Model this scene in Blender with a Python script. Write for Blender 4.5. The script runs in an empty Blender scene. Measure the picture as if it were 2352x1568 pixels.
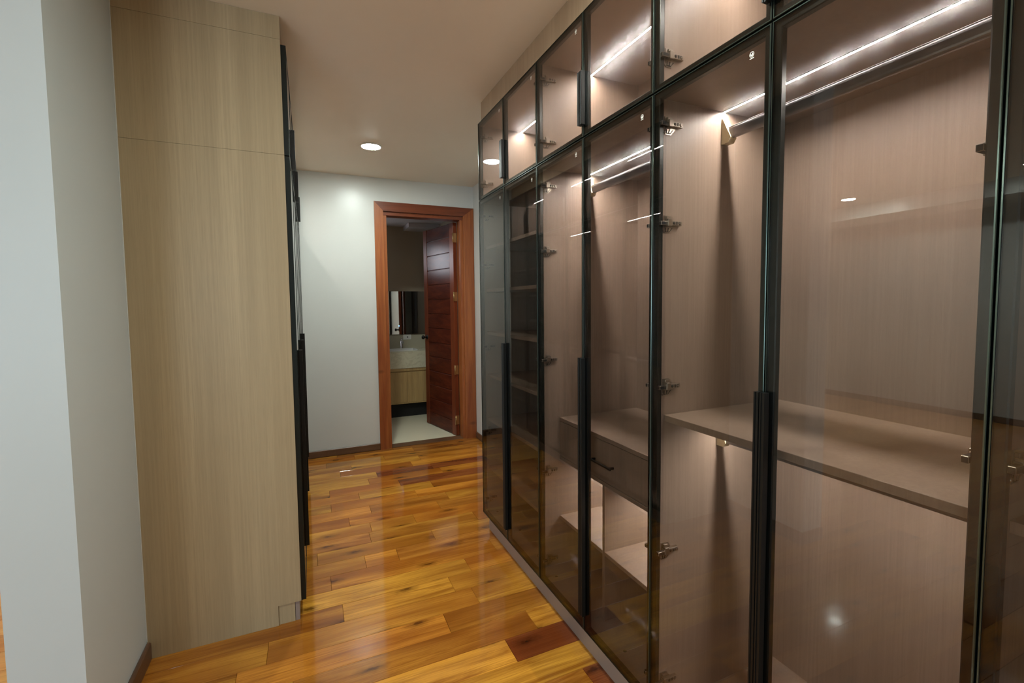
import bpy, bmesh, math, random
from mathutils import Vector, Matrix

# ------------------------------------------------------------------ camera, world, lights, exposure
S = bpy.context.scene
COL = S.collection
CAM_H = 1.4193
yaw, pit, roll = map(math.radians, (23.8364, 3.3614, -0.5855))
fw = Vector((math.sin(yaw)*math.cos(pit), math.cos(yaw)*math.cos(pit), -math.sin(pit)))
rt = Vector((math.cos(yaw), -math.sin(yaw), 0.0))
up = rt.cross(fw)
rt2 = rt*math.cos(roll) + up*math.sin(roll)
up2 = -rt*math.sin(roll) + up*math.cos(roll)
cd = bpy.data.cameras.new('camera')
cd.sensor_fit = 'HORIZONTAL'
cd.sensor_width = 36.0
cd.lens = 1059.61*36.0/2352.0
cd.shift_x = -1.769/2352.0
cd.shift_y = -24.177/2352.0
cd.clip_start = 0.02
cam = bpy.data.objects.new('camera', cd)
COL.objects.link(cam)
M3 = Matrix((rt2, up2, -fw)).transposed()
cam.matrix_world = Matrix.Translation((0, 0, CAM_H)) @ M3.to_4x4()
S.camera = cam

W = bpy.data.worlds.new('world'); S.world = W
W.use_nodes = True
W.node_tree.nodes['Background'].inputs[0].default_value = (0.55, 0.6, 0.65, 1)
W.node_tree.nodes['Background'].inputs[1].default_value = 0.05

vs = S.view_settings
vs.view_transform = 'Standard'; vs.look = 'None'; vs.gamma = 1.0; vs.use_curve_mapping = False
vs.exposure = 1.68
S.cycles.transparent_max_bounces = 24
S.cycles.max_bounces = 12
S.cycles.sample_clamp_indirect = 4.0

LED_STRENGTH = 175.0
DOWNLIGHT_STRENGTH = 160.0
LED_COL = (1.0, 0.96, 0.93)
DOWN_COL = (0.92, 1.0, 0.93)

def area_light(name, loc, direction, sx, sy, power, color):
    d = bpy.data.lights.new(name, 'AREA'); d.shape = 'RECTANGLE'
    d.size = sx; d.size_y = sy; d.energy = power; d.color = color
    o = bpy.data.objects.new(name, d); COL.objects.link(o)
    o.location = loc
    o.rotation_euler = Vector(direction).to_track_quat('-Z', 'Y').to_euler()
    return o
# daylight from the bedroom's window behind the camera
area_light('bedroom_daylight', (-2.9, -2.6, 1.5), (0.12, 1, 0), 2.6, 1.7, 35, (0.66, 0.85, 1.0))

# ------------------------------------------------------------------ measured dimensions
XR = 0.9716            # front of the right wardrobe's doors
Y0 = 2.6936            # its far end
DW = 0.39              # door width
H = 2.6353             # ceiling
YB = 4.625             # wall with the wooden door
XWR = 1.603            # wall behind the right wardrobe
XWL = -0.64            # wall behind the left wardrobe (this side)
XWL2 = -0.8112         # its bedroom side
YST = 1.7149           # end of that wall
YP = 2.2353            # near end of the left wardrobe
XLF = -0.052           # front of the left wardrobe's doors

# ------------------------------------------------------------------ helpers
def srgb(r, g, b):
    f = lambda c: (c/255.0)/12.92 if c/255.0 <= 0.04045 else ((c/255.0+0.055)/1.055)**2.4
    return (f(r), f(g), f(b), 1.0)

def new_obj(name, me, mat=None, parent=None, **props):
    o = bpy.data.objects.new(name, me); COL.objects.link(o)
    if mat is not None and me is not None and not me.materials: me.materials.append(mat)
    if parent is not None: o.parent = parent
    for k, v in props.items(): o[k] = v
    return o

def empty(name, loc=(0, 0, 0), rotz=0.0, **props):
    o = bpy.data.objects.new(name, None); COL.objects.link(o)
    o.empty_display_size = 0.1
    o.location = loc; o.rotation_euler = (0, 0, rotz)
    for k, v in props.items(): o[k] = v
    return o

class MB:
    """collects shapes into one bmesh"""
    def __init__(self): self.bm = bmesh.new()
    def box(self, x0, x1, y0, y1, z0, z1, bev=0.0, mat=0):
        bm = self.bm
        v = [bm.verts.new(p) for p in ((x0,y0,z0),(x1,y0,z0),(x1,y1,z0),(x0,y1,z0),(x0,y0,z1),(x1,y0,z1),(x1,y1,z1),(x0,y1,z1))]
        fs = [bm.faces.new([v[i] for i in q]) for q in ((0,3,2,1),(4,5,6,7),(0,1,5,4),(1,2,6,5),(2,3,7,6),(3,0,4,7))]
        for f in fs: f.material_index = mat
        if bev > 0:
            es = list({e for f in fs for e in f.edges})
            bmesh.ops.bevel(bm, geom=es, offset=bev, segments=1, affect='EDGES', clamp_overlap=True)
        return self
    def prism(self, pts, axis, a, b, mat=0):
        """polygon pts (2D) extruded along axis from a to b; 2D order: axis x->(y,z), y->(x,z), z->(x,y)"""
        def P(p, t):
            return {'x': (t, p[0], p[1]), 'y': (p[0], t, p[1]), 'z': (p[0], p[1], t)}[axis]
        bm = self.bm
        A = [bm.verts.new(P(p, a)) for p in pts]; B = [bm.verts.new(P(p, b)) for p in pts]
        n = len(pts); fs = []
        fs.append(bm.faces.new(A)); fs.append(bm.faces.new(B[::-1]))
        for i in range(n): fs.append(bm.faces.new((A[i], B[i], B[(i+1) % n], A[(i+1) % n])))
        for f in fs: f.material_index = mat
        bmesh.ops.recalc_face_normals(bm, faces=fs)
        return self
    def ring(self, y0, y1, z0, z1, prof, mat=0, rims=()):
        """closed profile (inset, depth) swept round a rectangle in the y-z plane, mitred"""
        bm = self.bm; loops = []
        for o, d in prof:
            loops.append([bm.verts.new((d, *p)) for p in ((y0+o,z0+o),(y1-o,z0+o),(y1-o,z1-o),(y0+o,z1-o))])
        n = len(prof); fs = []
        for i in range(n):
            a, b = loops[i], loops[(i+1) % n]
            for j in range(4):
                k = (j+1) % 4
                f = bm.faces.new((a[j], a[k], b[k], b[j])); f.material_index = 1 if i in rims else mat; fs.append(f)
        bmesh.ops.recalc_face_normals(bm, faces=fs)
        return self
    def lathe(self, prof, origin, axis=(0,0,1), seg=32, mat=0, smooth=True):
        """(r, h) profile round an axis"""
        bm = self.bm
        q = Vector((0,0,1)).rotation_difference(Vector(axis))
        loops = []
        for r, h in prof:
            if r < 1e-6:
                loops.append([bm.verts.new(Vector(origin) + q @ Vector((0,0,h)))])
            else:
                loops.append([bm.verts.new(Vector(origin) + q @ Vector((r*math.cos(2*math.pi*i/seg), r*math.sin(2*math.pi*i/seg), h))) for i in range(seg)])
        fs = []
        for a, b in zip(loops, loops[1:]):
            for i in range(seg):
                j = (i+1) % seg
                if len(a) == 1 and len(b) == 1: continue
                if len(a) == 1: fs.append(bm.faces.new((a[0], b[j], b[i])))
                elif len(b) == 1: fs.append(bm.faces.new((a[i], a[j], b[0])))
                else: fs.append(bm.faces.new((a[i], a[j], b[j], b[i])))
        bmesh.ops.recalc_face_normals(bm, faces=fs)
        for f in fs: f.material_index = mat; f.smooth = smooth
        return self
    def tube(self, pts, r, seg=12, mat=0):
        bm = self.bm; pts = [Vector(p) for p in pts]; loops = []
        for i, p in enumerate(pts):
            d = (pts[min(i+1, len(pts)-1)] - pts[max(i-1, 0)]).normalized()
            a = d.orthogonal().normalized() if i == 0 else (a - d*a.dot(d)).normalized()
            b = d.cross(a)
            loops.append([bm.verts.new(p + r*(math.cos(2*math.pi*k/seg)*a + math.sin(2*math.pi*k/seg)*b)) for k in range(seg)])
        fs = []
        for A, B in zip(loops, loops[1:]):
            for k in range(seg):
                fs.append(bm.faces.new((A[k], A[(k+1) % seg], B[(k+1) % seg], B[k])))
        for f in fs: f.smooth = True
        fs.append(bm.faces.new(loops[0][::-1])); fs.append(bm.faces.new(loops[-1]))
        for f in fs: f.material_index = mat
        bmesh.ops.recalc_face_normals(bm, faces=fs)
        return self
    def mesh(self, name, *mats):
        me = bpy.data.meshes.new(name); self.bm.to_mesh(me); self.bm.free()
        for m in mats: me.materials.append(m)
        return me
    def obj(self, name, mat, parent=None, **props):
        mats = mat if isinstance(mat, (list, tuple)) else [mat]
        return new_obj(name, self.mesh(name, *mats), None, parent, **props)

def boxo(name, mat, b, parent=None, bev=0.0, **props):
    return MB().box(*b, bev=bev).obj(name, mat, parent, **props)

# ------------------------------------------------------------------ materials
class NT:
    def __init__(self, name):
        self.m = bpy.data.materials.new(name); self.m.use_nodes = True
        self.t = self.m.node_tree; self.t.nodes.clear()
        self.out = self.t.nodes.new('ShaderNodeOutputMaterial')
    def n(self, typ, **kw):
        nd = self.t.nodes.new('ShaderNode'+typ)
        for k, v in kw.items():
            if k == 'ins':
                for kk, vv in v.items():
                    if hasattr(vv, 'links') or isinstance(vv, bpy.types.NodeSocket): self.t.links.new(vv, nd.inputs[kk])
                    else: nd.inputs[kk].default_value = vv
            else: setattr(nd, k, v)
        return nd
    def mix(self, fac, a, b, blend='MIX'):
        nd = self.t.nodes.new('ShaderNodeMix'); nd.data_type = 'RGBA'; nd.blend_type = blend
        for idx, v in ((0, fac), (6, a), (7, b)):
            if isinstance(v, bpy.types.NodeSocket): self.t.links.new(v, nd.inputs[idx])
            else: nd.inputs[idx].default_value = v
        return nd.outputs[2]
    def math(self, op, a, b=0.0, c=None, clamp=False):
        nd = self.t.nodes.new('ShaderNodeMath'); nd.operation = op; nd.use_clamp = clamp
        for i, v in enumerate((a, b) if c is None else (a, b, c)):
            if isinstance(v, bpy.types.NodeSocket): self.t.links.new(v, nd.inputs[i])
            else: nd.inputs[i].default_value = v
        return nd.outputs[0]
    def ramp(self, fac, stops):
        nd = self.t.nodes.new('ShaderNodeValToRGB'); cr = nd.color_ramp
        while len(cr.elements) < len(stops): cr.elements.new(0.5)
        for e, (p, c) in zip(cr.elements, stops): e.position = p; e.color = c
        self.t.links.new(fac, nd.inputs[0]); return nd.outputs[0]
    def coord(self, scale=(1,1,1), kind='Object', offset=None):
        tc = self.n('TexCoord'); mp = self.n('Mapping')
        self.t.links.new(tc.outputs[kind], mp.inputs[0]); mp.inputs['Scale'].default_value = scale
        if offset is not None: self.t.links.new(offset, mp.inputs['Location'])
        return mp.outputs[0]
    def noise(self, vec, scale=5.0, detail=3.0, rough=0.55, dist=0.0):
        nd = self.n('TexNoise'); self.t.links.new(vec, nd.inputs['Vector'])
        nd.inputs['Scale'].default_value = scale; nd.inputs['Detail'].default_value = detail
        nd.inputs['Roughness'].default_value = rough; nd.inputs['Distortion'].default_value = dist
        return nd.outputs[0]
    def bsdf(self, color, rough=0.5, metal=0.0, spec=0.5, normal=None, coat=0.0):
        p = self.n('BsdfPrincipled')
        for k, v in (('Base Color', color), ('Roughness', rough), ('Metallic', metal), ('Specular IOR Level', spec), ('Coat Weight', coat)):
            if isinstance(v, bpy.types.NodeSocket): self.t.links.new(v, p.inputs[k])
            else: p.inputs[k].default_value = v
        if normal is not None: self.t.links.new(normal, p.inputs['Normal'])
        self.t.links.new(p.outputs[0], self.out.inputs[0]); return p
    def bump(self, h, strength=0.1, dist=0.002):
        b = self.n('Bump'); b.inputs['Strength'].default_value = strength; b.inputs['Distance'].default_value = dist
        self.t.links.new(h, b.inputs['Height']); return b.outputs[0]

def plain(name, col, rough=0.5, metal=0.0, spec=0.5, coat=0.0):
    t = NT(name); t.bsdf(col, rough, metal, spec, None, coat); return t.m

def paint(name, col, rough=0.45, spec=0.4):
    t = NT(name); v = t.coord()
    n1 = t.noise(v, 1.3, 3); n2 = t.noise(v, 260, 2)
    c = t.mix(t.ramp(n1, ((0.3, (0,0,0,1)), (0.75, (1,1,1,1)))), col, tuple(x*0.95 for x in col[:3])+(1,))
    t.bsdf(c, rough, 0, spec, t.bump(n2, 0.02, 0.001)); return t.m

def laminate(name, base, dark, light, rough=0.42, contrast=1.0, spec=0.4):
    """fine straight vertical grain with slow broad streaks"""
    t = NT(name)
    v1 = t.coord((130, 130, 1.6)); v2 = t.coord((9, 9, 0.25)); v3 = t.coord((420, 420, 9))
    fine = t.noise(v1, 1.0, 2, 0.5); broad = t.noise(v2, 1.0, 3, 0.5); pore = t.noise(v3, 1.0, 2, 0.6)
    c = t.mix(t.ramp(broad, ((0.32, (0,0,0,1)), (0.68, (1,1,1,1)))), dark, light)
    c = t.mix(0.45, c, base)
    c = t.mix(t.math('MULTIPLY', t.ramp(fine, ((0.35, (0,0,0,1)), (0.7, (1,1,1,1)))), 0.42*contrast), c, tuple(x*0.72 for x in base[:3])+(1,))
    c = t.mix(t.math('MULTIPLY', t.ramp(pore, ((0.5, (0,0,0,1)), (0.75, (1,1,1,1)))), 0.35*contrast), c, tuple(x*0.62 for x in base[:3])+(1,))
    t.bsdf(c, rough, 0, spec, t.bump(fine, 0.05, 0.0006)); return t.m

def wood(name, a, b, streak=(1.2, 22, 22), rough=0.35, knots=0.0, spec=0.5, coat=0.0, scale=1.0):
    t = NT(name)
    oi = t.n('ObjectInfo')
    off = t.n('CombineXYZ'); r50 = t.math('MULTIPLY', oi.outputs['Random'], 57.0)
    for i in range(3): t.t.links.new(r50, off.inputs[i])
    v = t.coord(streak, 'Object', off.outputs[0]); v2 = t.coord(tuple(s*6 for s in streak), 'Object', off.outputs[0])
    n1 = t.noise(v, 1.0*scale, 4, 0.6, 0.6); n2 = t.noise(v2, 1.0*scale, 3, 0.6)
    c = t.mix(t.ramp(n1, ((0.3, (0,0,0,1)), (0.7, (1,1,1,1)))), a, b)
    c = t.mix(t.math('MULTIPLY', t.ramp(n2, ((0.45, (0,0,0,1)), (0.75, (1,1,1,1)))), 0.4), c, tuple(x*0.6 for x in a[:3])+(1,))
    if knots:
        vk = t.coord((2.6, 5.5, 5.5), 'Object', off.outputs[0])
        vo = t.n('TexVoronoi'); t.t.links.new(vk, vo.inputs['Vector']); vo.inputs['Scale'].default_value = 0.9
        k = t.ramp(vo.outputs['Distance'], ((0.03, (1,1,1,1)), (0.12, (0,0,0,1))))
        c = t.mix(t.math('MULTIPLY', k, knots), c, tuple(x*0.25 for x in a[:3])+(1,))
    t.bsdf(c, rough, 0, spec, t.bump(n2, 0.04, 0.0008), coat); return t.m

def plank_material(name):
    """tropical hardwood under lacquer; each plank's own tint is its object colour"""
    t = NT(name)
    oi = t.n('ObjectInfo'); off = t.n('CombineXYZ'); r = t.math('MULTIPLY', oi.outputs['Random'], 91.0)
    for i in range(3): t.t.links.new(r, off.inputs[i])
    base = oi.outputs['Color']
    vb = t.coord((1.3, 13, 13), 'Object', off.outputs[0]); vf = t.coord((3.2, 190, 190), 'Object', off.outputs[0])
    nb = t.noise(vb, 1.0, 5, 0.62, 1.2); nf = t.noise(vf, 1.0, 4, 0.62, 0.4)
    vs_ = t.coord((0.9, 4.5, 4.5), 'Object', off.outputs[0]); ns = t.noise(vs_, 1.0, 2, 0.5, 0.6)
    dark = t.mix(1.0, base, (0.46, 0.31, 0.25, 1), 'MULTIPLY')
    lite = t.mix(1.0, base, (1.16, 1.12, 1.02, 1), 'MULTIPLY')
    tone = t.mix(1.0, base, (0.62, 0.47, 0.42, 1), 'MULTIPLY')
    c = t.mix(t.ramp(ns, ((0.40, (0,0,0,1)), (0.62, (1,1,1,1)))), lite, tone)
    c = t.mix(t.ramp(nb, ((0.30, (0.95,0.95,0.95,1)), (0.43, (0.4,0.4,0.4,1)), (0.56, (0,0,0,1)))), c, dark)
    c = t.mix(t.math('MULTIPLY', t.ramp(nf, ((0.46, (0,0,0,1)), (0.66, (1,1,1,1)))), 0.6), c, dark)
    vk = t.coord((3.0, 8.5, 0.01), 'Object', off.outputs[0])
    vo = t.n('TexVoronoi'); t.t.links.new(vk, vo.inputs['Vector']); vo.voronoi_dimensions = '2D'; vo.inputs['Scale'].default_value = 0.58
    wob = t.noise(t.coord((30, 60, 60), 'Object', off.outputs[0]), 1.0, 2)
    dd = t.math('ADD', vo.outputs['Distance'], t.math('MULTIPLY', t.math('SUBTRACT', wob, 0.5), 0.12))
    k = t.ramp(dd, ((0.02, (1,1,1,1)), (0.055, (0.55,0.55,0.55,1)), (0.15, (0,0,0,1))))
    c = t.mix(t.math('MULTIPLY', k, 0.85), c, t.mix(1.0, base, (0.12, 0.07, 0.06, 1), 'MULTIPLY'))
    rg = t.math('ADD', 0.035, t.math('MULTIPLY', nf, 0.06))
    t.bsdf(c, rg, 0, 0.5, t.bump(t.noise(t.coord((2.2, 9, 9), 'Object', off.outputs[0]), 1.0, 2), 0.06, 0.004)); return t.m

def glass_material(name, tint, haze=0.0):
    """tinted pane: transparent with Fresnel reflection, and a dusty wiped-on haze that catches light"""
    t = NT(name)
    fr = t.n('Fresnel'); geo = t.n('NewGeometry')
    # rays leave the thin pane at the angle they entered, so its back face reflects like its front
    t.t.links.new(t.math('MULTIPLY_ADD', geo.outputs['Backfacing'], 1/1.52-1.52, 1.52), fr.inputs['IOR'])
    tr = t.n('BsdfTransparent'); tr.inputs[0].default_value = tint
    gl = t.n('BsdfGlossy'); gl.inputs['Roughness'].default_value = 0.0
    m = t.n('MixShader'); t.t.links.new(fr.outputs[0], m.inputs[0]); t.t.links.new(tr.outputs[0], m.inputs[1]); t.t.links.new(gl.outputs[0], m.inputs[2])
    last = m.outputs[0]
    if haze:
        v = t.coord((3.0, 11.0, 2.6)); nz = t.noise(v, 1.0, 5, 0.62, 2.6)
        f = t.math('MULTIPLY', t.ramp(nz, ((0.40, (0.25,0.25,0.25,1)), (0.72, (1,1,1,1)))), haze)
        rf = t.n('BsdfRefraction'); rf.inputs['Color'].default_value = (0.86, 0.90, 0.93, 1)
        rf.inputs['IOR'].default_value = 1.06; rf.inputs['Roughness'].default_value = 0.75
        m2 = t.n('MixShader'); t.t.links.new(f, m2.inputs[0]); t.t.links.new(last, m2.inputs[1]); t.t.links.new(rf.outputs[0], m2.inputs[2])
        last = m2.outputs[0]
    t.t.links.new(last, t.out.inputs[0]); return t.m

def emit(name, col, strength):
    t = NT(name); e = t.n('Emission'); e.inputs[0].default_value = (*col[:3], 1); e.inputs[1].default_value = strength
    t.t.links.new(e.outputs[0], t.out.inputs[0]); return t.m

MT = {}
MT['wall'] = paint('wall_paint', srgb(206, 209, 206), 0.32, 0.45)
MT['wall_tinted'] = paint('wall_paint_light_tint', srgb(194, 202, 201), 0.45)  # white paint, with the tint of the mixed light put into its colour
MT['ceiling'] = paint('ceiling_paint', srgb(236, 228, 212), 0.6)
MT['laminate'] = laminate('interior_laminate', srgb(150, 131, 116), srgb(138, 119, 103), srgb(162, 143, 128))
MT['laminate_end'] = laminate('end_panel_laminate', srgb(168, 148, 114), srgb(150, 130, 100), srgb(184, 164, 130))
MT['laminate_dark'] = laminate('filler_laminate', srgb(168, 144, 116), srgb(158, 134, 108), srgb(178, 156, 128))
MT['black'] = plain('black_aluminium', srgb(21, 28, 26), 0.30, 0.4, 0.5)
MT['rim'] = plain('anodised_rim', srgb(78, 90, 84), 0.22, 0.9)
MT['handle'] = plain('black_handle', srgb(11, 13, 12), 0.42, 0.0, 0.35)
MT['glass'] = glass_material('bronze_glass', (0.735, 0.715, 0.69, 1), 0.016)
MT['glass_up'] = glass_material('bronze_glass_smeared', (0.735, 0.715, 0.69, 1), 0.032)
MT['led'] = emit('led_diffuser', LED_COL, LED_STRENGTH)
MT['led_low'] = emit('led_diffuser_low', LED_COL, LED_STRENGTH*0.6)
MT['lamp'] = emit('downlight_diffuser', DOWN_COL, DOWNLIGHT_STRENGTH)
MT['lamp_b'] = emit('bedroom_downlight_diffuser', DOWN_COL, DOWNLIGHT_STRENGTH*2.2)
MT['plastic'] = plain('white_plastic', srgb(225, 225, 220), 0.4)
MT['plank'] = plank_material('floor_plank')
MT['casing'] = wood('casing_wood', srgb(134, 69, 34), srgb(170, 101, 52), (18, 18, 0.9), 0.35, 0.5)
MT['casing_shaded'] = wood('casing_wood_level_shaded', srgb(100, 48, 27), srgb(126, 64, 36), (0.9, 18, 18), 0.35)  # level grain; shadow on the doorway's head painted in as darker wood
MT['door'] = wood('door_wood_upright', srgb(98, 46, 27), srgb(130, 64, 36), (18, 18, 0.9), 0.28, 0.0, 0.25)
MT['door_h'] = wood('door_wood_level', srgb(70, 28, 19), srgb(104, 47, 29), (3, 3, 16), 0.25, 0.0, 0.16)
MT['base'] = wood('baseboard_wood', srgb(84, 58, 40), srgb(112, 80, 56), (1, 1, 30), 0.4)
MT['plinth'] = plain('plinth_laminate', srgb(140, 124, 114), 0.38, 0.0)
MT['nickel'] = plain('hinge_nickel', srgb(150, 140, 128), 0.28, 0.9)
MT['dark'] = plain('dark_hole', srgb(22, 20, 18), 0.8)
MT['rod'] = plain('rod_aluminium', srgb(128, 126, 128), 0.28, 0.9)
MT['bracket'] = plain('bracket_metal', srgb(214, 202, 168), 0.4, 0.35)
MT['brass'] = plain('brass', srgb(196, 170, 118), 0.3, 0.9)
MT['mirror'] = plain('mirror_silver', (0.8, 0.82, 0.8, 1), 0.02, 1.0)
MT['chrome'] = plain('chrome', (0.8, 0.8, 0.8, 1), 0.08, 1.0)
MT['vanity'] = wood('vanity_oak', srgb(172, 140, 90), srgb(196, 164, 110), (14, 14, 1.0), 0.45)
MT['bath_wall'] = paint('bath_wall_tile', srgb(164, 150, 128), 0.5)
MT['bath_tile'] = paint('backsplash_stone', srgb(186, 180, 158), 0.35)
MT['bath_floor'] = paint('bath_floor_tile', srgb(222, 216, 190), 0.35)
MT['bath_ceil'] = paint('bath_ceiling', srgb(196, 192, 194), 0.6)
MT['white'] = plain('white_mark', srgb(226, 226, 216), 0.5)
MT['blue'] = emit('blue_indicator', (0.15, 0.4, 1.0), 1.6)
def marble():
    t = NT('cream_marble'); v = t.coord((1, 1, 1)); n = t.noise(v, 5, 6, 0.6, 1.6)
    c = t.ramp(n, ((0.46, srgb(212, 207, 180)), (0.5, srgb(198, 192, 165)), (0.53, srgb(214, 209, 183))))
    t.bsdf(c, 0.25); return t.m
MT['marble'] = marble()

# ------------------------------------------------------------------ room shell
ST = dict(kind='structure')
def struct(name, mat, b, parent=None, **p): return boxo(name, mat, b, parent, **ST, **p)
T = 0.10
BX = -5.25      # far wall of the bedroom
struct('ceiling', MT['ceiling'], (BX-T, XWR+T, -3.0, YB, H, H+0.1))
# wall with the doorway, one mesh
w = MB()
DX0, DX1, DZ = 0.686, 1.490, 2.323        # rough opening
w.box(XWL2, DX0, YB, YB+T, 0, H); w.box(DX1, XWR+T, YB, YB+T, 0, H); w.box(DX0, DX1, YB, YB+T, DZ, H)
w.obj('wall_back', MT['wall'], **ST)
struct('wall_right', MT['wall'], (XWR, XWR+T, -3.0, YB, 0, H))
struct('wall_left', MT['wall_tinted'], (XWL2, XWL, YST, YB, 0, H))
struct('wall_front', MT['wall'], (BX-T, XWR+T, -3.0-T, -3.0, 0, H))
struct('wall_bedroom', MT['wall'], (BX-T, BX, -3.0, 6.2, 0, H))
struct('wall_bedroom_north', MT['wall'], (BX, XWL2, 6.2, 6.2+T, 0, H))
struct('wall_bedroom_east', MT['wall'], (XWL2, XWL2+T, YB+T, 6.2, 0, H))
struct('ceiling_bedroom', MT['ceiling'], (BX-T, XWL2, YB, 6.3, H, H+0.1))
# dropped bulkhead in front of the bedroom's far wall, its face washed by the downlights
struct('trim_1', MT['wall'], (BX, -4.55, -3.0, 6.2, 2.473, H))

# baseboards
def bb(name, b): return boxo(name, MT['base'], b, bev=0.005, **ST)
bb('baseboard_back', (XWL, 0.603, YB-0.015, YB, 0, 0.067))
bb('baseboard_right', (XWR-0.015, XWR, Y0+0.02, YB-0.03, 0, 0.067))
bb('baseboard_left', (XWL, XWL+0.016, YST-0.014, YP-0.006, 0, 0.075))
bb('baseboard_left_end', (XWL2, XWL, YST-0.014, YST, 0, 0.075))
bb('baseboard_bedroom_north', (BX+0.02, XWL2, 6.184, 6.2, 0, 0.075))
bb('baseboard_bedroom', (BX, BX+0.016, -3.0, 6.2, 0, 0.075))

# ------------------------------------------------------------------ floor: hardwood planks, rows across the aisle
fl = empty('floor', **ST)
RW, RY = 0.134, 1.735
PC = {'G': srgb(196, 141, 53), 'Y': srgb(200, 146, 56), 'B': srgb(178, 122, 48), 'R': srgb(138, 80, 42), 'O': srgb(192, 130, 48), 'T': srgb(194, 142, 54), 'D': srgb(158, 104, 46)}
ROWS = {  # row: colours and the joints between them, left to right
 -5: ('GOB', (-.1, .6)), -4: ('OGD', (-.3, .5)), -3: ('GBR', (.1, .93)), -2: ('OGTD', (-.40, .02, 1.2)), -1: ('GYR', (-.208, .715)), 0: ('TBY', (-.1, .873)),
 1: ('GOB', (-.3, .52)), 2: ('YGT', (-.2, .70)), 3: ('BGG', (.101, .62)), 4: ('GYO', (-.1, .75)), 5: ('BOB', (.06, .95)),
 6: ('GYOB', (-.2, .243, .42)), 7: ('TGT', (.0, .66)), 8: ('BTO', (.30, .98)), 9: ('YGO', (.32, .60)), 10: ('OOB', (.2, .8)),
 11: ('OBT', (.35, .9)), 12: ('TOO', (.1, .7)), 13: ('OGB', (.3, .85)), 14: ('TOR', (.1, .62)), 15: ('TOO', (.4, 1.0)), 16: ('TRR', (.48, .95)),
 17: ('GOO', (.2, .8)), 18: ('YGO', (.3, .9)), 19: ('OTB', (.1, .6)), 20: ('OOD', (.35, .9)), 21: ('BDD', (.2, .72))}
rnd = random.Random(11)
def plank_mesh(l, wd, g=0.0012, d=0.0016):
    bm = bmesh.new()
    R = lambda x0, x1, y0, y1, z: [bm.verts.new(p) for p in ((x0,y0,z),(x1,y0,z),(x1,y1,z),(x0,y1,z))]
    e = 0.0003
    A = R(e, l-e, e, wd-e, -0.014); B = R(e, l-e, e, wd-e, -d); C = R(g, l-g, g, wd-g, 0)
    bm.faces.new(A[::-1]); bm.faces.new(C)
    for P, Q in ((A, B), (B, C)):
        for i in range(4): bm.faces.new((P[i], P[(i+1) % 4], Q[(i+1) % 4], Q[i]))
    me = bpy.data.meshes.new('plank'); bm.to_mesh(me); bm.free(); me.materials.append(MT['plank']); return me
def add_plank(x0, x1, y0, wd, col):
    o = new_obj('plank', plank_mesh(x1-x0, wd), None, fl); o.location = (x0, y0, 0)
    j = rnd.uniform(0.93, 1.07); o.color = (col[0]*j, col[1]*j*rnd.uniform(0.97, 1.03), col[2]*j, 1)
XA, XB_ = -1.35, 1.595
for k in range(-22, 22):
    y0 = RY + RW*k; wd = min(RW, YB - y0)
    if k in ROWS: cols, js = ROWS[k]
    else:
        js = sorted(rnd.uniform(-.8, 1.2) for _ in range(2)); cols = ''.join(rnd.choice('GOBTYO') for _ in range(3))
    xs = [XA if y0 < YST else XWL2] + list(js) + [XB_]
    for c, a, b in zip(cols, xs, xs[1:]):
        if b - a > 0.03: add_plank(a, b, y0, wd, PC[c])
# planks of the bedroom beyond, row by row but too many and far to pick apart: one object
bmx = bmesh.new()
for k in range(-36, 34):
    y0 = RY + RW*k
    x = BX; xe = XA if y0 < YST and k >= -22 else (XWL2 if k >= -22 else XB_)
    while x < xe - 0.01:
        x1 = min(xe, x + rnd.uniform(0.7, 1.6))
        if xe - x1 < 0.2: x1 = xe
        v = [bmx.verts.new(p) for p in ((x+.001,y0+.001,0),(x1-.001,y0+.001,0),(x1-.001,y0+RW-.001,0),(x+.001,y0+RW-.001,0))]
        f = bmx.faces.new(v); f.material_index = rnd.randrange(2)
        r = bmesh.ops.extrude_face_region(bmx, geom=[f])
        for q in [q for q in r['geom'] if isinstance(q, bmesh.types.BMVert)]: q.co.z -= 0.012
        x = x1
bmesh.ops.recalc_face_normals(bmx, faces=bmx.faces)
me = bpy.data.meshes.new('distant_planks'); bmx.to_mesh(me); bmx.free()
MT['plank_far'] = wood('far_plank', srgb(186, 116, 56), srgb(206, 146, 76), (1.2, 12, 12), 0.2)
MT['plank_far2'] = wood('far_plank_pale', srgb(206, 140, 76), srgb(216, 160, 90), (1.2, 12, 12), 0.2)
me.materials.append(MT['plank_far']); me.materials.append(MT['plank_far2'])
o = new_obj('distant_planks', me, None, fl, kind='stuff')
boxo('subfloor', MT['dark'], (BX-T, XWR+T, -3.0, YB+T, -0.06, -0.0145), fl)

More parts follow.
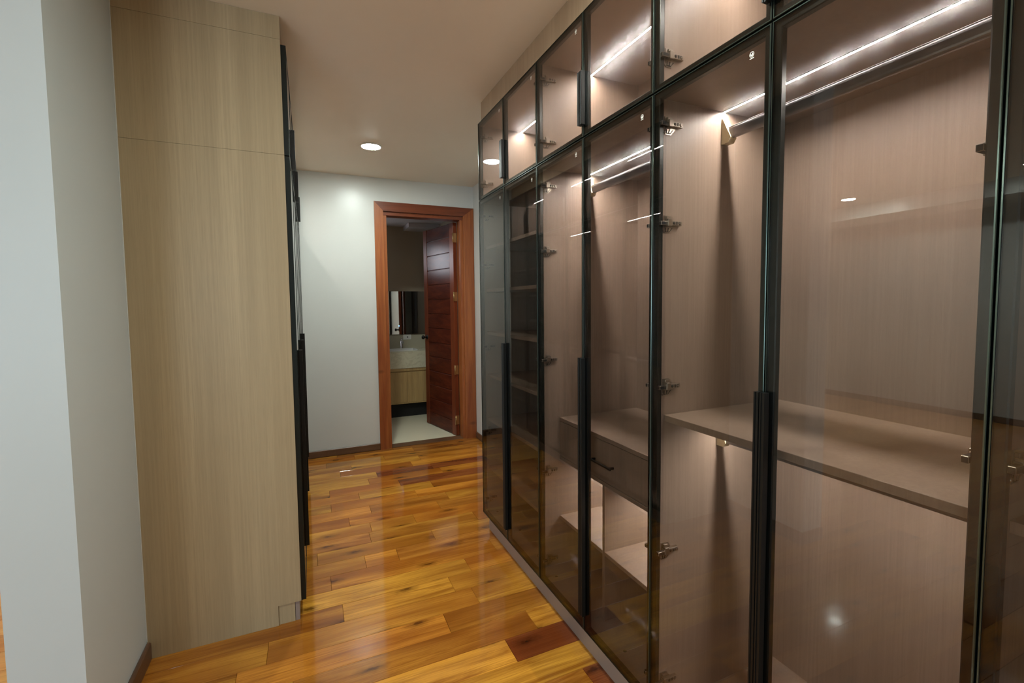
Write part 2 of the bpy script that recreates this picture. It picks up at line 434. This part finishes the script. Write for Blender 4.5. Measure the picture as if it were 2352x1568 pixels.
# ------------------------------------------------------------------ wardrobe units
DOOR_PROF = [(0.0010, 0), (0.0030, 0), (0.0030, 0.0062), (0.0175, 0.0062), (0.0200, 0.0080), (0.0200, 0.0215), (0, 0.0215), (0, 0.0010)]
def hinge_mesh():
    """concealed hinge on the face y=0 of a side panel, pointing +y; x runs into the cabinet"""
    m = MB()
    m.prism([(-0.012,-0.026),(0.010,-0.026),(0.016,-0.020),(0.032,-0.004),(0.032,0.008),(0.022,0.014),(0.016,0.025),(0.012,0.027),(-0.012,0.027)], 'y', 0.0002, 0.0026)   # mounting plate with two wings
    m.prism([(-0.008,-0.0225),(0.008,-0.0225),(0.020,-0.010),(-0.008,-0.010)], 'y', 0.0026, 0.0040, 1)
    m.prism([(-0.0065,-0.021),(-0.003,-0.021),(0.000,-0.010),(-0.0065,-0.010)], 'y', 0.0040, 0.0052)
    m.prism([(0.0020,-0.021),(0.006,-0.021),(0.0145,-0.010),(0.0055,-0.010)], 'y', 0.0040, 0.0052)
    m.box(-0.010, 0.048, 0.0026, 0.0140, -0.0030, 0.0110, 0.0012)              # arm
    m.box(-0.007, 0.009, 0.0026, 0.0165, -0.0060, 0.0165, 0.0015)              # arm's head
    m.box(-0.006, 0.010, 0.0026, 0.0090, 0.0165, 0.0245, 0.0010)
    m.box(-0.034, -0.008, 0.0045, 0.0150, -0.0040, 0.0080, 0.0010, 1)          # knuckle to the door
    m.lathe([(0.0, 0.0148), (0.0046, 0.0145), (0.0046, 0.0130)], (0.0165, 0, 0.004), (0, 1, 0), 12, 1)
    m.lathe([(0.0, 0.0148), (0.0050, 0.0145), (0.0050, 0.0130)], (0.0385, 0, 0.004), (0, 1, 0), 12, 1)
    m.box(0.0245, 0.0305, 0.0132, 0.0146, -0.0005, 0.0085, 0, 1)
    m.lathe([(0.0, 0.0062), (0.0030, 0.0056), (0.0030, 0.0)], (0.0385, 0.0095, 0.004), (0, 1, 0), 10)
    m.lathe([(0.0, 0.0045), (0.0038, 0.0040), (0.0038, 0.0)], (-0.0125, 0, -0.0195), (0, 1, 0), 12)
    return m.mesh('hinge', MT['nickel'], MT['dark'])
HINGE = hinge_mesh()
HINGE_M = HINGE.copy()
for v in HINGE_M.vertices: v.co.y = -v.co.y
HINGE_M.flip_normals()
def mark_mesh():
    """the small round emblem with a line of tiny letters, etched near a door's upper corner; faces -x"""
    m = MB(); n = 24
    def arc(r0, r1, a0, a1, n, cx=0.0, cz=0.0):
        for i in range(n):
            A, B = a0+(a1-a0)*i/n, a0+(a1-a0)*(i+1)/n
            m.prism([(cx+r0*math.cos(A), cz+r0*math.sin(A)), (cx+r1*math.cos(A), cz+r1*math.sin(A)), (cx+r1*math.cos(B), cz+r1*math.sin(B)), (cx+r0*math.cos(B), cz+r0*math.sin(B))], 'x', 0, -0.0002)
    arc(0.0052, 0.0062, 0, 2*math.pi, 24)
    arc(0.0014, 0.0038, math.radians(120), math.radians(390), 12)
    for i, wd in enumerate((1.4, 1.0, 1.2, 1.6, 1.0, 1.3)):
        y = -0.0058 + i*0.0020
        m.box(-0.0002, 0, y, y+wd*0.001, -0.0102, -0.0080)
    return m.mesh('etched_mark', MT['white'])
MARK = mark_mesh()
MESH = {}
def cached(key, fn):
    if key not in MESH: MESH[key] = fn()
    return MESH[key]

def door(parent, y0, y1, z0, z1, hinge_low, hz, handle_z, glass, mark=True, lbl=None):
    """framed glass door; hinge_low: hinged at its low-y edge"""
    g = 0.0015
    w_, h_ = y1-y0-2*g, z1-z0-2*g
    key = (round(w_, 4), round(h_, 4))
    d = new_obj('door', cached(('f',)+key, lambda: MB().ring(0, w_, 0, h_, DOOR_PROF, rims=(0, 7)).mesh('door_frame', MT['black'], MT['rim'])), None, parent)
    d.location = (0, y0+g, z0+g)
    new_obj('glass_pane', cached(('g', glass)+key, lambda: MB().box(0.0014, 0.0054, 0.0032, w_-0.0032, 0.0032, h_-0.0032).mesh('glass_pane', MT[glass])), None, d)
    hl = handle_z[1]-handle_z[0]
    def hm():
        m = MB()
        m.prism([(0, 0), (-0.0165, 0), (-0.0165, 0.0040), (-0.0140, 0.0052), (-0.0140, 0.0082), (-0.0165, 0.0094), (-0.0165, 0.0128), (0, 0.0128)], 'z', 0, hl)
        return m.mesh('pull_handle', MT['handle'])
    hd = new_obj('pull_handle', cached(('h', round(hl, 4)), hm), None, d)
    hd.location = (0, (w_-0.0128) if hinge_low else 0.0, handle_z[0]-z0-g)
    for z in hz:
        # mounted on the cabinet side beside the door's hinge edge, carried by the door
        hn = new_obj('hinge', HINGE if hinge_low else HINGE_M, None, d)
        hn.location = (0.040, (0.0180-g) if hinge_low else (w_+g-0.0180), z-z0-g)
    return d

def led(parent, y0, y1, x, z, mat='led'):
    """slim aluminium channel let into a panel, with a flush white diffuser"""
    c = MB(); c.box(x-0.0062, x-0.0042, y0, y1, z-0.0024, z-0.0001); c.box(x+0.0042, x+0.0062, y0, y1, z-0.0024, z-0.0001); c.box(x-0.0042, x+0.0042, y0, y1, z-0.0006, z-0.0001)
    s = c.obj('light_strip', MT['rod'], parent)
    e = MB(); e.box(x-0.0041, x+0.0041, y0+0.002, y1-0.002, z-0.0013, z-0.0007)
    e.obj('diffuser', MT[mat], s)
    return s

def rod(parent, y0, y1, x, zc):
    """oval wardrobe rail between two tapering end brackets"""
    m = MB(); n = 20; pts = []
    for i in range(n):
        a = 2*math.pi*i/n; pts.append((x+0.0085*math.copysign(abs(math.cos(a))**0.55, math.cos(a)), zc+0.0180*math.copysign(abs(math.sin(a))**0.7, math.sin(a))))
    m.prism(pts, 'y', y0+0.010, y1-0.010)
    for xa in (x-0.0060, x+0.0020): m.box(xa, xa+0.0040, y0+0.012, y1-0.012, zc+0.0165, zc+0.0195, 0.0006)
    r = m.obj('hanging_rod', MT['rod'], parent)
    for s, yy in ((1, y0), (-1, y1)):
        b = MB()
        b.prism([(yy, zc+0.050), (yy+s*0.004, zc+0.050), (yy+s*0.036, zc-0.016), (yy+s*0.026, zc-0.030), (yy, zc-0.030)], 'x', x-0.0135, x+0.0135)
        # raised rim round the slot on the sloping face
        for (xa, xb, f0, f1) in ((x-0.0115, x-0.0080, 0.10, 0.62), (x+0.0080, x+0.0115, 0.10, 0.62), (x-0.0115, x+0.0115, 0.10, 0.22)):
            P = lambda f, o: (yy+s*(0.004+0.032*f+o), zc+0.050-0.066*f+o*0.5)
            b.prism([P(f0, 0), P(f1, 0), P(f1, 0.0016), P(f0, 0.0016)], 'x', xa, xb)
        b.obj('rod_bracket', MT['bracket'], r)
    return r

UW = 2*DW
PT = 0.018
XF, XK = 0.0245, 0.560     # carcass front, inner face of the back panel
def carcass(u, z0, z1, bot_z=None):
    L = MT['laminate']
    bot_z = z0 if bot_z is None else bot_z
    e = 0.0004
    for y in (e, UW-PT-e):
        boxo('side_panel', L, (XF, XK+PT, y, y+PT, bot_z+e, z1-e), u, 0.0006)
    boxo('back_panel', L, (XK, XK+PT, PT+e, UW-PT-e, bot_z+PT, z1-PT), u)
    boxo('top_panel', L, (XF, XK+PT, PT+2*e, UW-PT-2*e, z1-PT, z1-e), u)
    boxo('bottom_panel', L, (XF, XK+PT, PT+2*e, UW-PT-2*e, bot_z+e, bot_z+PT), u)

HZ_L = (1.950, 1.656, 1.1545, 0.628, 0.196)
HZ_U = (2.420, 2.148)
def upper_unit(loc, rotz, label, group, zm=2.0461, zt=2.5064, lit=True, marks=True):
    u = empty('upper_cabinet', loc, rotz, label=label, category='cabinet', group=group)
    carcass(u, zm, zt)
    if lit: led(u, PT+0.001, UW-PT-0.001, 0.282, zt-PT)
    dz = zm+0.0010
    for i, (a, b) in enumerate(((0, DW), (DW, UW))):
        d = door(u, a, b, dz, zt, i == 0, [z+zm-2.0461 for z in HZ_U], (zm+0.043, zm+0.238), 'glass_up')
        if marks: add_mark(d, zt-dz)
    return u
def add_mark(d, h):
    m = new_obj('etched_mark', MARK, None, d, label='small white round etched emblem'); m.location = (0.0013, 0.050, h-0.048)
def lower_unit(loc, rotz, label, group, fit, zb=0.103, zm=2.0461, lit=True, marks=True, bot=0.088):
    u = empty('lower_cabinet', loc, rotz, label=label, category='cabinet', group=group)
    L = MT['laminate']
    zt = zm
    carcass(u, zb, zt, bot)
    dz = zt-0.0010
    a0, a1 = PT+0.0008, UW-PT-0.0008
    for i, (a, b) in enumerate(((0, DW), (DW, UW))):
        d = door(u, a, b, zb, dz, i == 0, [z+(zm-2.0461) for z in HZ_L], (zb+0.068, zb+1.104), 'glass')
        if marks: add_mark(d, dz-zb)
    if fit == 'hang':
        boxo('shelf', L, (0.0354, XK-0.0005, a0, a1, 1.048, 1.068), u, 0.0008)
        rod(u, a0, a1, 0.2750, 1.9535); rod(u, a0, a1, 0.2750, 0.972)
        if lit: led(u, a0, a1, 0.2715, zt-PT); led(u, a0, a1, 0.2715, 1.048, 'led_low')
    elif fit == 'drawer':
        xs = 0.1047; yd = 1.5365-(Y0-2*UW)
        boxo('drawer_case_top', L, (xs, XK-0.0005, a0, a1, 0.862, 0.879), u, 0.0008)
        boxo('drawer_case_bottom', L, (xs, XK-0.0005, a0, a1, 0.676, 0.692), u, 0.0008)
        dr = MB(); dr.box(xs+0.0015, xs+0.0195, a0+0.002, a1-0.002, 0.6935, 0.8600, 0.0008)
        dr.box(xs+0.0195, xs+0.40, a0+0.02, a0+0.032, 0.71, 0.82); dr.box(xs+0.0195, xs+0.40, a1-0.032, a1-0.02, 0.71, 0.82); dr.box(xs+0.0195, xs+0.40, a0+0.032, a1-0.032, 0.71, 0.722)
        dr = dr.obj('drawer', L, u)
        hm = MB(); hm.box(xs-0.0245, xs-0.0165, yd-0.076, yd+0.076, 0.764, 0.774, 0.002)
        for s in (-0.064, 0.064): hm.box(xs-0.0165, xs+0.0015, yd+s-0.004, yd+s+0.004, 0.765, 0.773)
        hm.obj('drawer_handle', MT['handle'], dr)
        boxo('divider', L, (xs, XK-0.0005, yd-0.008, yd+0.008, bot+PT+0.0005, 0.6755), u, 0.0008)
        for p, q in ((a0, yd-0.0085), (yd+0.0085, a1)):
            boxo('shelf', L, (xs, XK-0.0005, p, q, 0.385, 0.401), u, 0.0008)
            if lit: led(u, p, q, 0.330, 0.676, 'led_low')
        dv = MB(); dv.lathe([(0, -0.0004), (0.007, -0.0004), (0.007, 0.0)], (0.15, yd-0.0081, 0.150), (0, -1, 0), 16); dv.obj('cable_hole', MT['dark'], u)
        rod(u, a0, a1, 0.2750, 1.9535)
        if lit: led(u, a0, a1, 0.2715, zt-PT)
        for hx, hy in ((0.079, 1.8876), (0.079, 1.36)):
            MB().lathe([(0, 0.0006), (0.0065, 0.0004), (0.0065, 0.0)], (hx, hy-(Y0-2*UW), bot+PT), seg=14).obj('cable_hole', MT['dark'], u)
    elif fit == 'shelves':
        for hx, hy in ((0.110, 2.375), (0.083, 2.655)):
            MB().lathe([(0, 0.0006), (0.0065, 0.0004), (0.0065, 0.0)], (hx, hy-(Y0-UW), bot+PT), seg=14).obj('cable_hole', MT['dark'], u)
        for z in (0.405, 0.712, 0.987, 1.250, 1.510, 1.770):
            boxo('shelf', L, (0.0354, XK-0.0005, a0, a1, z-0.018, z), u, 0.0008)
    return u

names = ['far end of the right wardrobe, by the wooden door', 'right wardrobe', 'right wardrobe', 'near edge of the photo']
GU, GL = 'upper glass cabinets of the right wardrobe', 'lower glass cabinets of the right wardrobe'
YU = [Y0-UW*(i+1) for i in range(4)]
UL = ['Black framed upper glass cabinet nearest the wooden door, mirroring a round downlight',
      'Black framed upper glass cabinet above the one with a drawer, lit by a white strip',
      'Smeared upper glass cabinet above the lit cabinet with a hanging rod and wide shelf',
      'Dark upper glass cabinet at the near right end of the wardrobe row']
LLb = ['Tall smoked glass cabinet with open shelves, farthest along the right row',
       'Tall smoked glass cabinet with a drawer above lit cubbyholes in the right row',
       'Tall smoked glass cabinet with a hanging rod above one wide shelf, in the right row',
       'Dark tall glass cabinet cut off by the right edge of the photo']
for i in range(4):
    upper_unit((XR, YU[i], 0), 0, UL[i], GU, lit=(i < 3))
    lower_unit((XR, YU[i], 0), 0, LLb[i], GL, ('shelves', 'drawer', 'hang', 'hang')[i], lit=(i < 3))
# plinth under and filler panel over the right row
boxo('plinth', MT['plinth'], (XR+0.030, XR+0.048, Y0-4*UW, Y0-0.030, 0, 0.0875), None, 0.0008,
     label='Long grey taupe kickboard under the right glass wardrobe', category='kickboard')
pb = boxo('filler_panel', MT['laminate_dark'], (XR+0.0221, XR+0.040, Y0-4*UW, Y0-0.001, 2.5070, H-0.0005), None, 0.0008,
     label='Brown laminate filler strip between the right glass wardrobe and the ceiling', category='panel')

# left row, facing it: doors seen edge-on, cabinets in the right row's mirror image
ZBL, ZML, ZTL = 0.088, 2.0625, 2.5235
ULl = ['Edge-on upper glass cabinet right behind the beige end panel', 'Edge-on upper glass cabinet, middle of the left row', 'Edge-on upper glass cabinet deepest in the left row, by the white wall']
LLl = ['Edge-on tall glass cabinet right behind the beige end panel', 'Edge-on tall glass cabinet, middle of the left row', 'Edge-on tall glass cabinet deepest in the left row, by the white wall']
for i in range(3):
    ymax = YP + UW*(i+1)
    upper_unit((XLF, ymax, 0), math.pi, ULl[i], 'upper glass cabinets of the left wardrobe', ZML, ZTL, True, False)
    lower_unit((XLF, ymax, 0), math.pi, LLl[i], 'lower glass cabinets of the left wardrobe', ('hang', 'hang', 'shelves')[i], ZBL, ZML, True, False, 0.0895)
boxo('plinth', MT['plinth'], (-0.098, -0.080, YP+0.004, YP+3*UW, 0, 0.0885), None, 0.0008,
     label='Kickboard under the left wardrobe, its cut end showing beside the beige panel', category='kickboard')
# end panel of the left row: two cladding boards and a strip up to the ceiling
ep = empty('wardrobe_end_panel', (XWL, YP-0.004, 0), 0, label='Tall beige wood-grain end panel of the left wardrobe, beside the pale wall', category='panel')
xe = -0.0728-XWL
xn = -0.166-XWL
e = 0.0005
MB().prism([(0.001, 0.0005), (xn, 0.0005), (xn, 0.0905), (xe, 0.0905), (xe, 2.0635-e), (0.001, 2.0635-e)], 'y', 0, 0.0036).obj('lower_board', MT['laminate_end'], ep)
MB().box(0.001, xe, 0, 0.0036, 2.0635+e, 2.540-e).obj('upper_board', MT['laminate_end'], ep)
MB().box(0.001, xe, 0, 0.030, 2.540+e, H-0.0005).obj('top_board', MT['laminate_end'], ep)
boxo('base_block', MT['laminate_end'], (xn+0.0005, -0.0995-XWL, 0.006, 0.020, 0.0005, 0.0885), ep)
boxo('filler_panel', MT['laminate_dark'], (-0.093, -0.0735, YP+0.028, YP+3*UW, 2.5250, H-0.0005), None, 0.0008,
     label='Laminate filler strip over the left wardrobe, its edge against the ceiling', category='panel')
# edge of caulk where the left wall meets the end panel
MB().box(XWL+0.0005, XWL+0.0030, YP-0.0072, YP-0.0042, 0.076, H-0.001).obj('trim_2', MT['wall'], **ST)

# ------------------------------------------------------------------ downlights
def downlight(loc, label, lamp='lamp'):
    u = empty('downlight', loc, 0, label=label, category='light', group='round ceiling downlights')
    MB().lathe([(0.0705, -0.0085), (0.0755, -0.0060), (0.0790, 0.0), (0.0700, 0.0)], (0, 0, 0), seg=48).obj('trim_ring', MT['plastic'], u)
    MB().lathe([(0, -0.0120), (0.045, -0.0110), (0.064, -0.0090), (0.0700, -0.0060), (0.0700, -0.0002)], (0, 0, 0), seg=48).obj('lamp_disc', MT[lamp], u)
downlight((0.478, 3.730, H), 'Round lit downlight in the aisle ceiling before the wooden door')
downlight((0.478, 0.95, H), 'Round lit downlight in the aisle ceiling, out of view beside the pale wall end')
downlight((-4.03, 3.51, H), 'Round lit bedroom downlight mirrored in the glass of the right wardrobe', 'lamp_b')
downlight((-4.03, 1.95, H), 'Round lit bedroom downlight mirrored at the right edge of the photo', 'lamp_b')

# ------------------------------------------------------------------ doorway, casing, door
d1 = empty('door_1', (0, YB, 0), 0, **ST)
CZ, CI = 2.4105, 2.323
xo0, xi0, xi1, xo1 = 0.603, 0.686, 1.486, 1.600
def casing_piece(name, pts, mat):
    return MB().prism(pts, 'y', -0.022, -0.0005).obj(name, mat, d1)
casing_piece('casing', [(xo0, 0), (xi0, 0), (xi0, CI), (xo0, CZ)], MT['casing'])
casing_piece('casing', [(xi1, 0), (xo1, 0), (xo1, CZ), (xi1, CI)], MT['casing'])
casing_piece('casing_head', [(xo0, CZ), (xi0, CI), (xi1, CI), (xo1, CZ)], MT['casing_shaded'])
boxo('jamb', MT['casing'], (xi0+0.001, 0.718, 0.001, T+0.018, 0, 2.286), d1, 0.001)
boxo('jamb', MT['casing'], (1.458, xi1+0.003, 0.001, T+0.018, 0, 2.286), d1, 0.001)
boxo('jamb_head', MT['casing_shaded'], (xi0+0.001, xi1+0.003, 0.001, T+0.018, 2.287, DZ-0.0005), d1, 0.001)
boxo('threshold', MT['base'], (0.718, 1.458, -0.002, T+0.018, -0.012, 0.004), d1)
# leaf, hinged at the right, swung into the bathroom
LW, LT, LH = 0.72, 0.040, 2.272
leaf_rot = math.atan2(5.410-4.735, 1.2745-1.424)
leaf = new_obj('door_leaf', MB().box(0.085, LW-0.085, 0.012, 0.028, 0.10, LH-0.05).mesh('door_core', MT['door']), None, d1)
leaf.location = (1.454, 4.742-YB, 0.008); leaf.rotation_euler = (0, 0, leaf_rot)
# local x along the leaf from the hinge, local y: thickness, + towards the room side seen here
def lf(name, mat, b, bev=0.002): return boxo(name, mat, b, leaf, bev)
lf('stile', MT['door'], (0, 0.088, 0, LT, 0, LH)); lf('stile', MT['door'], (LW-0.088, LW, 0, LT, 0, LH))
gz = [0.148+0.1653*i for i in range(13)]
zs = [0.0] + gz + [LH]
for a, b in zip(zs, zs[1:]):
    lf('board', MT['door_h'], (0.089, LW-0.089, 0.002, LT-0.003, a+0.002, b-0.002), 0.004)
for z in (2.112, 1.493, 0.711, 0.169):
    hb = MB(); hb.tube([(-0.007, LT+0.006, z-0.05), (-0.007, LT+0.006, z+0.05)], 0.0065, 12)
    hb.box(-0.006, -0.001, 0.004, LT+0.004, z-0.048, z+0.048); hb.obj('hinge', MT['brass'], leaf)
kn = MB(); kn.lathe([(0.0, 0.009), (0.026, 0.008), (0.027, 0.0)], (LW-0.06, LT, 1.03), (0, 1, 0), 20)
kn.tube([(LW-0.06, LT+0.006, 1.03), (LW-0.06, LT+0.045, 1.03)], 0.010, 12)
kn.lathe([(0.0, 0.030), (0.018, 0.026), (0.024, 0.012), (0.018, 0.0), (0.0, -0.002)], (LW-0.06, LT+0.040, 1.03), (0, 1, 0), 16)
kn.obj('door_knob', MT['handle'], leaf)

# ------------------------------------------------------------------ bathroom beyond
YBB = 6.32
struct('floor_bathroom', MT['bath_floor'], (-0.45, XWR+T, YB+T+0.019, YBB+T, -0.05, 0.002))
struct('wall_bathroom', MT['bath_wall'], (-0.45, XWR, YBB, YBB+T, 0, 2.47))
struct('wall_bathroom_left', MT['bath_wall'], (-0.55, -0.45, YB+T, YBB+T, 0, 2.47))
struct('wall_bathroom_right', MT['bath_wall'], (XWR, XWR+T, YB+T, YBB+T, 0, 2.47))
struct('ceiling_bathroom', MT['bath_ceil'], (-0.55, XWR+T, YB+T, YBB+T, 2.463, 2.56))
struct('trim_3', MT['bath_ceil'], (1.20, XWR, 5.95, YBB, 2.41, 2.4625))
struct('trim_4', MT['bath_tile'], (0.2, XWR-0.001, YBB-0.012, YBB, 0.815, 1.012))
# small frosted window of the bathroom, seen only as the sheen on the door's boards
w1 = empty('window_1', (0.04, YBB-0.001, 1.86), 0, **ST)
MB().ring(0, 0.40, 0, 0.40, [(0, 0), (0.03, 0), (0.03, 0.02), (0, 0.02)]).obj('window_frame', MT['plastic'], w1).rotation_euler = (0, 0, -math.pi/2)
for c in w1.children: c.location = (0, 0, 0)
boxo('frosted_pane', emit('frosted_daylight', (0.88, 0.91, 1.0), 4.2), (0.03, 0.37, -0.012, -0.006, 0.03, 0.37), w1)
# vanity
YV = 5.80
va = empty('bathroom_vanity', (0.35, YV, 0), 0, label='Light oak bathroom vanity with a deep cream marble counter', category='vanity')
vw = XWR-0.002-0.35
boxo('carcass', MT['vanity'], (0, vw, 0.022, YBB-YV-0.013, 0.180, 0.585), va)
boxo('finger_rail', MT['vanity'], (0, vw, 0.010, YBB-YV-0.013, 0.590, 0.626), va)
xs_ = [0.0, 0.377, 0.755, 1.01, vw]
for a, b in zip(xs_, xs_[1:]): boxo('cabinet_door', MT['vanity'], (a+0.001, b-0.001, 0.002, 0.0215, 0.195, 0.578), va, 0.001)
boxo('bottom_edge', MT['vanity'], (0, vw, 0.002, 0.0215, 0.180, 0.193), va)
boxo('recessed_base', MT['dark'], (0, vw, 0.070, YBB-YV-0.013, 0.0025, 0.1795), va)
ct = MB(); bx0, bx1, by0, by1 = 0.28, 0.93, 0.13, 0.42
ct.box(0, vw, 0, 0.02, 0.627, 0.835); ct.box(0, bx0, 0.02, 0.506, 0.80, 0.835); ct.box(bx1, vw, 0.02, 0.506, 0.80, 0.835)
ct.box(bx0, bx1, 0.02, by0, 0.80, 0.835); ct.box(bx0, bx1, by1, 0.506, 0.80, 0.835)
ct.obj('counter', MT['marble'], va)
bs = MB(); bs.box(bx0, bx1, by0, by1, 0.69, 0.70); bs.box(bx0, bx0+0.008, by0, by1, 0.70, 0.842); bs.box(bx1-0.008, bx1, by0, by1, 0.70, 0.842); bs.box(bx0, bx1, by0, by0+0.008, 0.70, 0.842); bs.box(bx0, bx1, by1-0.008, by1, 0.70, 0.842)
bs.obj('basin', MT['plastic'], va)
fa = empty('faucet', (1.125, 6.24, 0.8355), 0, label='Chrome basin tap behind the sink under the bathroom mirror', category='faucet')
MB().lathe([(0.0, 0.0), (0.026, 0.0), (0.026, 0.008), (0.019, 0.012), (0.019, 0.105), (0.0, 0.108)], (0, 0, 0), seg=20).obj('faucet_body', MT['chrome'], fa)
MB().tube([(0, 0, 0.085), (0, -0.06, 0.098), (0, -0.115, 0.085)], 0.011, 12).obj('spout', MT['chrome'], fa)
lv = MB(); lv.lathe([(0.0, 0.0), (0.016, 0.0), (0.018, 0.02), (0.0, 0.028)], (0, 0, 0.110), seg=16); lv.tube([(0, 0, 0.125), (0.0, -0.02, 0.145), (0, -0.055, 0.150)], 0.006, 10)
lv.obj('lever', MT['chrome'], fa)
mi = empty('mirror', (0.30, YBB-0.003, 1.0255), 0, label='Frameless bathroom mirror above the vanity with a blue touch light', category='mirror')
boxo('mirror_glass', MT['mirror'], (0, 1.25, -0.022, -0.016, 0, 0.577), mi)
boxo('backing', MT['dark'], (0.01, 1.24, -0.0158, 0.0, 0.01, 0.567), mi)
MB().lathe([(0, 0.001), (0.007, 0.0008), (0.007, 0)], (0.808, -0.0221, 0.113), (0, -1, 0), 16).obj('touch_light', MT['blue'], mi)
ou = empty('outlet', (1.214, YBB-0.0125, 0.984), 0, label='White socket plate on the backsplash right of the tap', category='outlet')
boxo('cover_plate', MT['plastic'], (-0.055, 0.055, -0.008, 0, -0.034, 0.034), ou, 0.002)
MB().lathe([(0, 0.002), (0.008, 0.0015), (0.009, 0)], (0.005, -0.0081, 0), (0, -1, 0), 14).obj('socket_hole', MT['dark'], ou)
